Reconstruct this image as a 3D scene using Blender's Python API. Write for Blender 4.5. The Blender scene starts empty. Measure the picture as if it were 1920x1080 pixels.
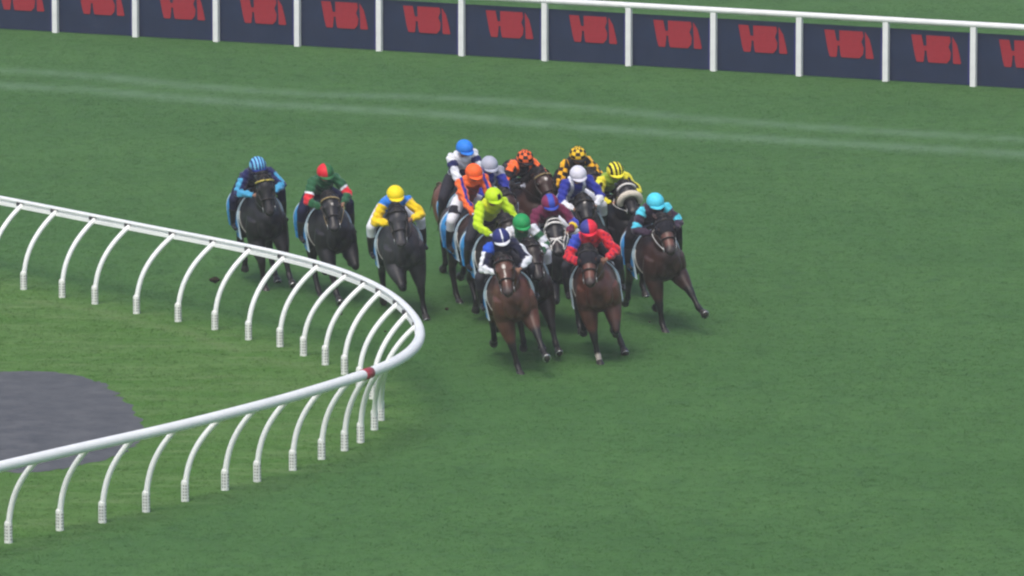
import bpy, math, random
import numpy as np
from mathutils import Matrix, Vector

R = math.radians
rng = np.random.default_rng(7)
random.seed(7)
scene = bpy.context.scene
COL = scene.collection

# ------------------------------------------------------------------ camera
PITCH = R(8.5)
FPX = 2240.0 / math.tan(PITCH)          # focal length in pixels of a 1920 wide frame
DIST = FPX / 119.0                      # 119 px per metre at the middle of the frame
CAM = np.array([0.0, -DIST * math.cos(PITCH), DIST * math.sin(PITCH)])
cd = bpy.data.cameras.new('camera')
cd.sensor_width = 36.0
cd.lens = 36.0 * FPX / 1920.0
cd.clip_start = 1.0
cd.clip_end = 3000.0
cam = bpy.data.objects.new('camera', cd)
COL.objects.link(cam)
cam.location = CAM
cam.rotation_euler = (math.pi / 2 - PITCH, 0, 0)
scene.camera = cam

# ------------------------------------------------------------------ sky, sun, exposure
SUN_EL, SUN_AZ = R(58), R(200)
w = bpy.data.worlds.new('World'); scene.world = w
w.use_nodes = True
nt = w.node_tree
sky = nt.nodes.new('ShaderNodeTexSky')
sky.sky_type = 'NISHITA'; sky.sun_disc = False
sky.sun_elevation = SUN_EL; sky.sun_rotation = SUN_AZ
sky.air_density = 1.0; sky.dust_density = 4.0; sky.ozone_density = 1.0
bg = nt.nodes['Background']; bg.inputs['Strength'].default_value = 0.12
nt.links.new(sky.outputs['Color'], bg.inputs['Color'])
sd = bpy.data.lights.new('sun', 'SUN'); sd.energy = 1.1; sd.angle = R(25); sd.color = (1.0, 0.96, 0.9)
sun = bpy.data.objects.new('sun', sd); COL.objects.link(sun)
_d = Vector((math.sin(SUN_AZ) * math.cos(SUN_EL), math.cos(SUN_AZ) * math.cos(SUN_EL), math.sin(SUN_EL)))
sun.rotation_euler = _d.to_track_quat('Z', 'Y').to_euler()
scene.view_settings.view_transform = 'Standard'
scene.view_settings.look = 'None'
scene.view_settings.exposure = 0.55
scene.view_settings.gamma = 1.0
scene.cycles.filter_width = 2.3


def bp(x, y, z=0.0):
    """pixel of the 1920x1080 photograph -> point at height z"""
    d = np.array([x - 960.0, FPX * math.cos(PITCH) - (y - 540) * math.sin(PITCH),
                  -FPX * math.sin(PITCH) - (y - 540) * math.cos(PITCH)])
    t = (z - CAM[2]) / d[2]
    return CAM + t * d


# ------------------------------------------------------------------ helpers
def tag(o, label=None, cat=None, group=None, kind=None):
    if label: o['label'] = label
    if cat: o['category'] = cat
    if group: o['group'] = group
    if kind: o['kind'] = kind
    return o


def link(name, me, mat=None, parent=None):
    o = bpy.data.objects.new(name, me)
    COL.objects.link(o)
    if mat is not None:
        for m in (mat if isinstance(mat, (list, tuple)) else [mat]):
            me.materials.append(m)
    if parent is not None:
        o.parent = parent
    return o


class Geo:
    def __init__(s):
        s.V = []; s.F = []; s.n = 0; s.M = []

    def add(s, v, f, m=0):
        v = np.asarray(v, float)
        s.V.append(v)
        for q in f:
            s.F.append(tuple(int(i) + s.n for i in q)); s.M.append(m)
        s.n += len(v)
        return s

    def sweep(s, pts, ra, rb=None, lat=(0, 1, 0), n=14, sub=1, m=0, closed=False, caps=True):
        pts = np.asarray(pts, float)
        k = len(pts)
        ra = np.broadcast_to(np.asarray(ra, float), (k,)).copy()
        rb = ra.copy() if rb is None else np.broadcast_to(np.asarray(rb, float), (k,)).copy()
        if sub > 1:
            A = np.column_stack([pts, ra, rb])
            A = catmull(A, sub)
            pts, ra, rb = A[:, :3], np.maximum(A[:, 3], .001), np.maximum(A[:, 4], .001)
            k = len(pts)
        if closed:
            T = np.roll(pts, -1, 0) - np.roll(pts, 1, 0)
        else:
            T = np.gradient(pts, axis=0)
        T /= np.linalg.norm(T, axis=1)[:, None] + 1e-12
        lat = np.asarray(lat, float)
        S = lat[None, :] - (T @ lat)[:, None] * T
        ln = np.linalg.norm(S, axis=1)
        for i in range(k):
            if ln[i] < 1e-3:
                S[i] = np.cross(T[i], (1, 0.3, 0.2)); ln[i] = np.linalg.norm(S[i])
        S /= ln[:, None]
        B = np.cross(T, S)
        a = np.arange(n) / n * 2 * math.pi
        ring = (pts[:, None, :] + S[:, None, :] * (ra[:, None] * np.cos(a))[:, :, None]
                + B[:, None, :] * (rb[:, None] * np.sin(a))[:, :, None]).reshape(-1, 3)
        F = []
        kk = k if closed else k - 1
        for i in range(kk):
            i2 = (i + 1) % k
            for j in range(n):
                F.append((i * n + j, i * n + (j + 1) % n, i2 * n + (j + 1) % n, i2 * n + j))
        if not closed and caps:
            ring = np.vstack([ring, pts[0] - T[0] * min(ra[0], rb[0]) * .5, pts[-1] + T[-1] * min(ra[-1], rb[-1]) * .5])
            c0, c1 = k * n, k * n + 1
            for j in range(n):
                F.append((c0, (j + 1) % n, j))
                F.append((c1, (k - 1) * n + j, (k - 1) * n + (j + 1) % n))
        return s.add(ring, F, m)

    def ball(s, c, r, n=16, h=10, m=0, rot=None):
        c = np.asarray(c, float); r = np.broadcast_to(np.asarray(r, float), (3,))
        v = []
        for i in range(h + 1):
            th = math.pi * i / h
            for j in range(n):
                ph = 2 * math.pi * j / n
                v.append((math.sin(th) * math.cos(ph), math.sin(th) * math.sin(ph), math.cos(th)))
        v = np.array(v) * r
        if rot is not None: v = v @ np.asarray(rot).T
        v = v + c
        F = []
        for i in range(h):
            for j in range(n):
                F.append((i * n + j, (i + 1) * n + j, (i + 1) * n + (j + 1) % n, i * n + (j + 1) % n))
        return s.add(v, F, m)

    def box(s, lo, hi, m=0, M=None):
        x0, y0, z0 = lo; x1, y1, z1 = hi
        v = np.array([(x0, y0, z0), (x1, y0, z0), (x1, y1, z0), (x0, y1, z0), (x0, y0, z1), (x1, y0, z1), (x1, y1, z1), (x0, y1, z1)], float)
        if M is not None: v = v @ M[:3, :3].T + M[:3, 3]
        return s.add(v, [(0, 3, 2, 1), (4, 5, 6, 7), (0, 1, 5, 4), (1, 2, 6, 5), (2, 3, 7, 6), (3, 0, 4, 7)], m)

    def arrays(s):
        return np.vstack(s.V), s.F

    def mesh(s, name, smooth=True):
        me = bpy.data.meshes.new(name)
        V = np.vstack(s.V)
        me.from_pydata(V.tolist(), [], s.F)
        me.polygons.foreach_set('material_index', np.array(s.M, dtype=np.int32))
        me.polygons.foreach_set('use_smooth', np.full(len(s.F), smooth, dtype=bool))
        me.update()
        return me


def catmull(A, sub):
    A = np.asarray(A, float)
    P = np.vstack([2 * A[0] - A[1], A, 2 * A[-1] - A[-2]])
    out = []
    for i in range(1, len(P) - 2):
        for t in np.arange(sub) / sub:
            p0, p1, p2, p3 = P[i - 1], P[i], P[i + 1], P[i + 2]
            out.append(.5 * (2 * p1 + (p2 - p0) * t + (2 * p0 - 5 * p1 + 4 * p2 - p3) * t * t + (3 * p1 - p0 - 3 * p2 + p3) * t ** 3))
    out.append(A[-1])
    return np.array(out)


def remesh(geo, voxel, it=4, fac=.5):
    """join overlapping closed pieces of a Geo into one continuous skin"""
    me = geo.mesh('tmp')
    o = link('tmp', me)
    m = o.modifiers.new('r', 'REMESH'); m.mode = 'VOXEL'; m.voxel_size = voxel
    m2 = o.modifiers.new('s', 'SMOOTH'); m2.factor = fac; m2.iterations = it
    dg = bpy.context.evaluated_depsgraph_get()
    res = bpy.data.meshes.new_from_object(o.evaluated_get(dg))
    bpy.data.objects.remove(o); bpy.data.meshes.remove(me)
    res.polygons.foreach_set('use_smooth', np.ones(len(res.polygons), dtype=bool))
    return res


def co(me):
    a = np.empty(len(me.vertices) * 3); me.vertices.foreach_get('co', a)
    return a.reshape(-1, 3)


def paint(me, rgb):
    rgb = np.asarray(rgb, float)
    if rgb.ndim == 1: rgb = np.tile(rgb, (len(me.vertices), 1))
    at = me.color_attributes.new('col', 'FLOAT_COLOR', 'POINT')
    at.data.foreach_set('color', np.column_stack([rgb, np.ones(len(rgb))]).astype(np.float32).ravel())


def append_mesh(me, geo):
    """join the pieces of geo into mesh me (same object, same skin)"""
    V0 = co(me); F0 = [tuple(p.vertices) for p in me.polygons]
    g = Geo(); g.add(V0, F0)
    V1, F1 = geo.arrays(); g.add(V1, F1)
    bpy.data.meshes.remove(me)
    return g.mesh('mesh')


def lin(r, g, b):
    return np.array([(c / 255 / 12.92) if c / 255 <= .04045 else ((c / 255 + .055) / 1.055) ** 2.4 for c in (r, g, b)])


# ------------------------------------------------------------------ materials
def newmat(name):
    m = bpy.data.materials.new(name); m.use_nodes = True
    return m, m.node_tree, m.node_tree.nodes['Principled BSDF']


def simple(name, rgb, rough=.5, spec=.4, metal=0., var=.12, scale=18., bump=0.):
    m, t, b = newmat(name)
    tc = t.nodes.new('ShaderNodeTexCoord'); nz = t.nodes.new('ShaderNodeTexNoise')
    nz.inputs['Scale'].default_value = scale; nz.inputs['Detail'].default_value = 4
    t.links.new(tc.outputs['Object'], nz.inputs['Vector'])
    hs = t.nodes.new('ShaderNodeHueSaturation'); hs.inputs['Color'].default_value = (*rgb, 1)
    mr = t.nodes.new('ShaderNodeMapRange'); mr.inputs[1].default_value = .3; mr.inputs[2].default_value = .7
    mr.inputs[3].default_value = 1 - var; mr.inputs[4].default_value = 1 + var
    t.links.new(nz.outputs['Fac'], mr.inputs[0]); t.links.new(mr.outputs[0], hs.inputs['Value'])
    t.links.new(hs.outputs['Color'], b.inputs['Base Color'])
    b.inputs['Roughness'].default_value = rough; b.inputs['Specular IOR Level'].default_value = spec
    b.inputs['Metallic'].default_value = metal
    if bump:
        bn = t.nodes.new('ShaderNodeBump'); bn.inputs['Strength'].default_value = bump; bn.inputs['Distance'].default_value = .01
        t.links.new(nz.outputs['Fac'], bn.inputs['Height']); t.links.new(bn.outputs[0], b.inputs['Normal'])
    return m


def painted(name, rough, spec, var, scale, bump, dist=.01, sheen=0.):
    """surface whose own pattern is stored in the mesh attribute 'col'"""
    m, t, b = newmat(name)
    at = t.nodes.new('ShaderNodeAttribute'); at.attribute_name = 'col'
    tc = t.nodes.new('ShaderNodeTexCoord'); nz = t.nodes.new('ShaderNodeTexNoise')
    nz.inputs['Scale'].default_value = scale; nz.inputs['Detail'].default_value = 5
    t.links.new(tc.outputs['Object'], nz.inputs['Vector'])
    mr = t.nodes.new('ShaderNodeMapRange'); mr.inputs[1].default_value = .3; mr.inputs[2].default_value = .7
    mr.inputs[3].default_value = 1 - var; mr.inputs[4].default_value = 1 + var
    t.links.new(nz.outputs['Fac'], mr.inputs[0])
    hs = t.nodes.new('ShaderNodeHueSaturation')
    t.links.new(at.outputs['Color'], hs.inputs['Color']); t.links.new(mr.outputs[0], hs.inputs['Value'])
    t.links.new(hs.outputs['Color'], b.inputs['Base Color'])
    b.inputs['Roughness'].default_value = rough; b.inputs['Specular IOR Level'].default_value = spec
    b.inputs['Sheen Weight'].default_value = sheen
    bn = t.nodes.new('ShaderNodeBump'); bn.inputs['Strength'].default_value = bump; bn.inputs['Distance'].default_value = dist
    t.links.new(nz.outputs['Fac'], bn.inputs['Height']); t.links.new(bn.outputs[0], b.inputs['Normal'])
    return m


M_COAT = painted('horse_coat', .43, .42, .35, 6., .45, .02)
M_SKIN = painted('skin', .5, .4, .06, 30., .05)
M_SILK = painted('silk', .68, .22, .10, 14., .9, .02, .2)
M_CAP = painted('cap_silk', .58, .28, .06, 20., .2)
M_CLOTH = painted('saddle_cloth_fabric', .8, .2, .10, 20., .3)
M_HAIR = simple('horse_hair', (.012, .010, .010), .5, .4, var=.4)
M_HAIR_RED = simple('chestnut_hair', (.09, .035, .016), .5, .4, var=.4)
M_HOOF = simple('hoof_horn', (.035, .032, .03), .4, .5)
M_SHOE = simple('racing_plate', (.55, .56, .58), .3, .5, metal=.9)
M_EYE = simple('eye_gloss', (.008, .006, .005), .08, .6, var=0)
M_LEATHER = simple('dark_leather', (.018, .013, .011), .45, .5)
M_TAN = simple('tan_leather', (.30, .22, .10), .5, .4)
M_WSTRAP = simple('white_strap', (.72, .70, .66), .5, .4)
M_YSTRAP = simple('yellow_strap', (.48, .40, .08), .5, .4)
M_FLEECE = simple('sheepskin', (.66, .60, .50), .95, .1, var=.15, scale=60, bump=1.)
M_BOOT = simple('boot_leather', (.014, .013, .014), .3, .5)
M_STEEL = simple('steel', (.45, .46, .47), .35, .5, metal=.9)
M_GOGGLE = simple('goggle_lens', (.02, .02, .025), .12, .6, var=0)
M_WHITE = simple('white_rail_plastic', (.86, .88, .875), .35, .45, var=.05, scale=2.5)
M_SLEEVE = simple('white_sleeve_plastic', (.74, .76, .73), .5, .35, var=.10, scale=9)
M_SLOT = simple('sleeve_slot', (.22, .24, .22), .7, .2)
M_BRACKET = simple('rail_bracket', (.06, .06, .065), .6, .3)
M_REDBAND = simple('rail_joint_red', (.36, .045, .06), .5, .35, var=.2)
M_POST = simple('white_post_paint', (.78, .79, .80), .5, .4, var=.06, scale=4)
M_BANNER = simple('banner_vinyl', (.008, .018, .055), .5, .35, var=.15, scale=2)
M_BLUE = simple('banner_edge_blue', (.02, .022, .15), .5, .35)
M_RED = simple('banner_red', (.31, .014, .026), .5, .35, var=.08)

# ------------------------------------------------------------------ the rail's line (needed by the ground too)
RAIL_Z = 1.185
rail_px = [(173, 409), (251, 424.5), (337, 441), (430, 459), (520, 478), (596, 497), (667, 521), (717, 545), (747, 565), (771, 589),
           (785, 608), (790, 628), (786, 645), (774, 659), (757, 672), (738, 682), (715, 692), (694, 700), (625, 721), (554, 743), (428, 776), (299, 808), (173, 835)]
rp = np.array([bp(x, y, RAIL_Z)[:2] for x, y in rail_px])
first = rp[0] + (rp[0] - rp[2]) / np.linalg.norm(rp[0] - rp[2]) * np.array([[9.], [6.], [3.]])
dl = (rp[-1] - rp[-3]) / np.linalg.norm(rp[-1] - rp[-3])
last = rp[-1] + dl * np.array([[3.], [6.], [9.]])
rp = np.vstack([first, rp, last])


def resample(P, step):
    s = np.concatenate([[0], np.cumsum(np.linalg.norm(np.diff(P, axis=0), axis=1))])
    n = max(2, int(round(s[-1] / step)) + 1)
    q = np.linspace(0, s[-1], n)
    return np.column_stack([np.interp(q, s, P[:, i]) for i in range(P.shape[1])])


RC = resample(catmull(rp, 6), .12)
for _ in range(60):                      # even out the hand-read points
    RC[1:-1] += .5 * (.5 * (RC[:-2] + RC[2:]) - RC[1:-1])
RC = resample(RC, .12)
RT = np.gradient(RC, axis=0); RT /= np.linalg.norm(RT, axis=1)[:, None]
RN = np.column_stack([-RT[:, 1], RT[:, 0]])          # to the track side
if RN[len(RN) // 2, 0] < 0: RN = -RN
OVER = .63
BASE = RC - RN * OVER                                 # line of the post feet

# ------------------------------------------------------------------ ground
def axis(lo, hi, step, far):
    a = list(np.arange(lo, hi + 1e-6, step))
    s = step; x = hi
    up = []
    while x < far: s *= 1.6; x += s; up.append(x)
    s = step; x = lo; dn = []
    while x > -far: s *= 1.6; x -= s; dn.append(x)
    return np.array(dn[::-1] + a + up)


gx = axis(-11, 11, .13, 380); gy = axis(-32, 50, .13, 420)
X, Y = np.meshgrid(gx, gy)
P = np.column_stack([X.ravel(), Y.ravel()])
near = (np.abs(P[:, 0]) < 13) & (P[:, 1] > -36) & (P[:, 1] < 54)


def seg_dist(P, L):
    best = np.full(len(P), 1e9); sg = np.ones(len(P)); side_best = np.zeros(len(P))
    for a, b in zip(L[:-1], L[1:]):
        d = b - a; l2 = d @ d + 1e-12
        t = np.clip(((P - a) @ d) / l2, 0, 1)
        q = P - a - t[:, None] * d
        dist = np.hypot(q[:, 0], q[:, 1])
        m = dist < best
        best[m] = dist[m]
        side_best[m] = (d[0] * (P[m, 1] - a[1]) - d[1] * (P[m, 0] - a[0]))
    return best, side_best


idx = np.where(near)[0]
Lb = BASE[::4]
dist, side = seg_dist(P[idx], Lb)
cs = np.sign((Lb[21][0] - Lb[20][0]) * (-60 - Lb[20][1]) * 0 + 1)
tst = np.array([[-8.0, -12.0]])
_, s0 = seg_dist(tst, Lb)
sd_ = np.where(np.sign(side) == np.sign(s0[0]), dist, -dist)      # + inside the rail
inner = np.zeros(len(P)); inner[idx] = np.clip((sd_ + 1.1) / 1.2, 0, 1)
inner[(~near) & (P[:, 0] < -11) & (P[:, 1] < 10) & (P[:, 1] > -36)] = 1
line = np.zeros(len(P))
for pts, wd, am in (([(-60, 128), (174, 143), (339, 160), (592, 177), (780, 182), (1032, 197), (1285, 221), (1537, 239), (1740, 252), (1990, 266)], .46, .7),
                    ([(-60, 157), (174, 170), (381, 187), (592, 201), (780, 211), (1032, 234), (1285, 252), (1537, 267), (1740, 279), (1990, 294)], .50, .8)):
    L = np.array([bp(x, y)[:2] for x, y in pts])
    L = catmull(L, 4)
    d_, _ = seg_dist(P[idx], L)
    line[idx] += am * np.exp(-(d_ / wd) ** 2)
wear = np.zeros(len(P))
for pts, wd, am in (([(60, 566), (173, 583), (260, 605), (340, 622), (405, 645), (450, 660)], .16, 1.), ([(500, 673), (560, 690), (600, 700)], .2, .6)):
    L = catmull(np.array([bp(x, y)[:2] for x, y in pts]), 4)
    d_, _ = seg_dist(P[idx], L)
    wear[idx] += am * np.exp(-(d_ / wd) ** 2)
nx, ny = len(gx), len(gy)
ii = (np.arange(ny - 1)[:, None] * nx + np.arange(nx - 1)[None, :]).ravel()
quads = np.column_stack([ii, ii + 1, ii + nx + 1, ii + nx])
me = bpy.data.meshes.new('ground')
me.from_pydata(np.column_stack([P, np.zeros(len(P))]).tolist(), [], quads.tolist())
for nm, arr in (('inner', inner), ('line', line), ('wear', wear)):
    a = me.attributes.new(nm, 'FLOAT', 'POINT'); a.data.foreach_set('value', arr.astype(np.float32))


class N:
    def __init__(s, t): s.t = t

    def attr(s, n):
        a = s.t.nodes.new('ShaderNodeAttribute'); a.attribute_name = n; return a.outputs['Fac']

    def noise(s, vec, scale, detail=3, rough=.5, dist=0.):
        a = s.t.nodes.new('ShaderNodeTexNoise'); a.inputs['Scale'].default_value = scale
        a.inputs['Detail'].default_value = detail; a.inputs['Roughness'].default_value = rough; a.inputs['Distortion'].default_value = dist
        s.t.links.new(vec, a.inputs['Vector']); return a.outputs['Fac']

    def rng(s, v, a, b, c, d):
        m = s.t.nodes.new('ShaderNodeMapRange')
        for i, q in enumerate((a, b, c, d)): m.inputs[i + 1].default_value = q
        s.t.links.new(v, m.inputs[0]); return m.outputs[0]

    def math(s, op, a, b):
        m = s.t.nodes.new('ShaderNodeMath'); m.operation = op
        for i, q in enumerate((a, b)):
            if isinstance(q, (int, float)): m.inputs[i].default_value = q
            else: s.t.links.new(q, m.inputs[i])
        return m.outputs[0]

    def mix(s, f, a, b, mode='MIX'):
        m = s.t.nodes.new('ShaderNodeMix'); m.data_type = 'RGBA'; m.blend_type = mode
        if isinstance(f, (int, float)): m.inputs[0].default_value = f
        else: s.t.links.new(f, m.inputs[0])
        for i, q in ((6, a), (7, b)):
            if isinstance(q, tuple): m.inputs[i].default_value = (*q, 1)
            else: s.t.links.new(q, m.inputs[i])
        return m.outputs[2]


def grass_nodes(m, t, b, blades=False):
    n = N(t)
    geo = t.nodes.new('ShaderNodeNewGeometry'); pos = geo.outputs['Position']
    mp = t.nodes.new('ShaderNodeMapping'); mp.inputs['Rotation'].default_value = (0, 0, R(20)); mp.inputs['Scale'].default_value = (1.6, .5, 1)
    t.links.new(pos, mp.inputs['Vector'])
    mp2 = t.nodes.new('ShaderNodeMapping'); mp2.inputs['Rotation'].default_value = (0, 0, R(-25)); mp2.inputs['Scale'].default_value = (.45, 1.5, 1)
    t.links.new(pos, mp2.inputs['Vector'])
    big = n.noise(pos, .22, 3); mid = n.noise(mp.outputs[0], 1.3, 4, .6); fine = n.noise(pos, 2.6, 2, .5)
    track = n.mix(n.rng(big, .35, .65, 0, 1), (.059, .152, .039), (.072, .173, .046))
    track = n.mix(n.rng(mid, .35, .7, 0, .55), track, (.053, .138, .038))
    infield = n.mix(n.rng(n.noise(mp2.outputs[0], .9, 4, .55), .35, .65, 0, 1), (.070, .172, .030), (.098, .198, .050))
    infield = n.mix(n.rng(n.noise(mp2.outputs[0], 2.2, 5, .6), .53, .72, 0, .6), infield, (.165, .250, .098))
    mp3 = t.nodes.new('ShaderNodeMapping'); mp3.inputs['Rotation'].default_value = (0, 0, R(9)); mp3.inputs['Scale'].default_value = (.05, .42, 1)
    t.links.new(pos, mp3.inputs['Vector'])
    bands = n.noise(mp3.outputs[0], 1., 3, .55)
    track = n.mix(n.rng(bands, .38, .62, 0, .55), track, n.mix(1., track, (.86, .89, .88), 'MULTIPLY'))
    prints = n.noise(pos, 1.9, 3, .7, .6)
    track = n.mix(n.rng(prints, .56, .76, 0, .6), track, (.040, .108, .038))
    c = n.mix(n.attr('inner'), track, infield)
    ln = n.math('MULTIPLY', n.attr('line'), n.rng(mid, .30, .62, .45, 1.))
    c = n.mix(ln, c, (.132, .236, .128))
    c = n.mix(n.math('MULTIPLY', n.attr('wear'), n.rng(fine, .35, .6, .2, .7)), c, (.150, .228, .085))
    c = n.mix(n.rng(fine, .42, .68, 0, .5), c, n.mix(1., c, (.74, .76, .76), 'MULTIPLY'))
    return n, c, fine, mid


M_GRASS, t, b = newmat('turf')
n, c, fine, mid = grass_nodes(M_GRASS, t, b)
t.links.new(c, b.inputs['Base Color'])
b.inputs['Roughness'].default_value = .85; b.inputs['Specular IOR Level'].default_value = .15
bm_ = t.nodes.new('ShaderNodeBump'); bm_.inputs['Strength'].default_value = .15; bm_.inputs['Distance'].default_value = .02
t.links.new(fine, bm_.inputs['Height']); t.links.new(bm_.outputs[0], b.inputs['Normal'])
tag(link('ground', me, M_GRASS), kind='structure')

# grey path inside the bend
pp = np.array([bp(x, y)[:2] for x, y in [(173, 713), (196, 719), (218, 731), (238, 750), (254, 774), (266, 800), (262, 826), (240, 845), (205, 860), (173, 868)]])
ext = np.array([bp(x, y)[:2] for x, y in [(120, 880), (60, 886), (0, 884), (-60, 870), (-120, 830), (-120, 760), (-60, 712), (0, 698), (60, 696), (120, 701)]])
out = catmull(np.vstack([pp, ext, pp[:1]]), 5)[:-1]
out += rng.normal(0, .05, out.shape)
g = Geo(); g.add(np.column_stack([out, np.full(len(out), .004)]), [tuple(range(len(out)))[::-1]])
M_PATH, t, b = newmat('path_bitumen')
n = N(t); ge = t.nodes.new('ShaderNodeNewGeometry')
cc = n.mix(n.rng(n.noise(ge.outputs['Position'], 2.2, 5, .6), .35, .65, 0, 1), (.060, .064, .072), (.098, .101, .106))
cc = n.mix(n.rng(n.noise(ge.outputs['Position'], 5, 6, .75), .54, .66, 0, .6), cc, (.032, .033, .04))
t.links.new(cc, b.inputs['Base Color']); b.inputs['Roughness'].default_value = .75
tag(link('path', g.mesh('path', False), M_PATH), kind='structure')


def in_path(Q):
    r = np.zeros(len(Q), bool); j = len(out) - 1
    for i in range(len(out)):
        c1 = (out[i, 1] > Q[:, 1]) != (out[j, 1] > Q[:, 1])
        xi = (out[j, 0] - out[i, 0]) * (Q[:, 1] - out[i, 1]) / (out[j, 1] - out[i, 1] + 1e-12) + out[i, 0]
        r ^= c1 & (Q[:, 0] < xi); j = i
    return r


# turf blades: one object nobody could count
def grass_field():
    dens = 230
    y0, y1 = -31., 49.
    A = 21. * (y1 - y0)
    k = int(A * dens)
    Q = np.column_stack([rng.uniform(-10.5, 10.5, k), rng.uniform(y0, y1, k)])
    Q = Q[~in_path(Q)]
    fx = np.searchsorted(gx, Q[:, 0]) - 1; fy = np.searchsorted(gy, Q[:, 1]) - 1
    ci = fy * nx + fx
    inn, li, we = inner[ci], line[ci], wear[ci]
    # clumps: height follows a coarse random field
    fld = rng.random((90, 30)); 
    hh = fld[((Q[:, 1] + 40)).astype(int) % 90, ((Q[:, 0] + 15)).astype(int) % 30]
    k = len(Q)
    h = (.006 + .009 * rng.random(k) + .003 * hh) * (1 + .25 * inn) * (1 - .35 * np.clip(li, 0, 1))
    V = []; F = []
    nb = 3
    ang = rng.uniform(0, math.pi, (k, nb)); wd = rng.uniform(.005, .011, (k, nb))
    lean = rng.normal(0, .03, (k, nb, 2)); off = rng.uniform(-.04, .04, (k, nb, 2))
    base = Q[:, None, :] + off
    dx = np.stack([np.cos(ang), np.sin(ang)], -1) * wd[..., None]
    p0 = np.concatenate([base - dx, np.zeros((k, nb, 1)) - .002], -1)
    p1 = np.concatenate([base + dx, np.zeros((k, nb, 1)) - .002], -1)
    p2 = np.concatenate([base + lean, np.broadcast_to(h[:, None, None], (k, nb, 1)) * rng.uniform(.7, 1.1, (k, nb, 1))], -1)
    V = np.stack([p0, p1, p2], 2).reshape(-1, 3)
    nf = len(V) // 3
    me = bpy.data.meshes.new('grass')
    me.vertices.add(len(V)); me.vertices.foreach_set('co', V.ravel())
    me.loops.add(nf * 3); me.loops.foreach_set('vertex_index', np.arange(nf * 3, dtype=np.int32))
    me.polygons.add(nf); me.polygons.foreach_set('loop_start', (np.arange(nf) * 3).astype(np.int32))
    me.update(calc_edges=True)
    for nm, arr in (('inner', inn), ('line', li), ('wear', we)):
        a = me.attributes.new(nm, 'FLOAT', 'POINT'); a.data.foreach_set('value', np.repeat(arr, nb * 3).astype(np.float32))
    return me


M_BLADE, t, b = newmat('grass_blade')
n, c, fine, mid = grass_nodes(M_BLADE, t, b)
hs = t.nodes.new('ShaderNodeHueSaturation'); hs.inputs['Value'].default_value = 1.02
t.links.new(c, hs.inputs['Color'])
t.links.new(hs.outputs['Color'], b.inputs['Base Color'])
b.inputs['Roughness'].default_value = .8; b.inputs['Specular IOR Level'].default_value = .1
gn = t.nodes.new('ShaderNodeNewGeometry'); vm = t.nodes.new('ShaderNodeVectorMath'); vm.operation = 'MULTIPLY_ADD'
vm.inputs[1].default_value = (.35, .35, .35); vm.inputs[2].default_value = (0, 0, 1)       # soft blades share the lie of the turf
t.links.new(gn.outputs['Normal'], vm.inputs[0])
vn = t.nodes.new('ShaderNodeVectorMath'); vn.operation = 'NORMALIZE'; t.links.new(vm.outputs[0], vn.inputs[0])
t.links.new(vn.outputs[0], b.inputs['Normal'])
GRASS = True
if GRASS:
    tag(link('grass', grass_field(), M_BLADE), 'short mown green turf covering the racecourse', 'grass', kind='stuff')

# ------------------------------------------------------------------ inner running rail
rail = bpy.data.objects.new('running_rail', None); COL.objects.link(rail)
i0 = np.argmin(np.linalg.norm(RC - RC.mean(0), axis=1))
rail.location = (RC[i0][0], RC[i0][1], 0)
tag(rail, 'curved white running rail on bent gooseneck posts sweeping round the bend', 'rail')
RO = np.array([RC[i0][0], RC[i0][1], 0.0])
# cross section: (towards the track, up); rounded on the track side, grooved on the inside
prof = []
for a in np.linspace(-100, 130, 15):
    prof.append((.072 * math.cos(R(a)), .072 * math.sin(R(a))))
prof += [(-.060, .056), (-.062, .040), (-.012, .036), (-.012, -.004), (-.062, -.012), (-.066, -.060)]
prof = np.array(prof)
k = len(prof)
V = (np.column_stack([RC, np.full(len(RC), RAIL_Z)])[:, None, :]
     + np.column_stack([RN, np.zeros(len(RN))])[:, None, :] * prof[None, :, 0:1]
     + np.array([0, 0, 1.])[None, None, :] * prof[None, :, 1:2])
F = []
for i in range(len(RC) - 1):
    for j in range(k):
        F.append((i * k + j, i * k + (j + 1) % k, (i + 1) * k + (j + 1) % k, (i + 1) * k + j))
g = Geo(); g.add(V.reshape(-1, 3) - RO, F)
rm = g.mesh('rail', True)
ro = link('rail', rm, M_WHITE, rail)
es = ro.modifiers.new('edge_split', 'EDGE_SPLIT'); es.split_angle = R(40)


def on_rail(x, y):
    p = bp(x, y, RAIL_Z)[:2]
    return int(np.argmin(np.linalg.norm(RC - p, axis=1)))


# joint sleeve, faded red
jb = on_rail(694, 700)
g = Geo(); g.sweep(np.column_stack([RC[jb - 1:jb + 2], np.full(3, RAIL_Z)]) - RO, .0785, n=24)
link('joint_band', g.mesh('joint_band'), M_REDBAND, rail)

arc = np.concatenate([[0], np.cumsum(np.linalg.norm(np.diff(RC, axis=0), axis=1))])
att = [(251, 423), (333, 439), (410, 454), (477.5, 468), (538.5, 483), (600, 498), (649.6, 516), (689.6, 531), (721, 547), (750, 568), (773, 588), (786, 610)]
feet = [(178, 570), (256, 588), (334, 603), (403, 618), (466, 637), (525, 650), (569, 667), (610, 684), (646, 702), (674, 725), (699, 748), (711, 766)]
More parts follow.
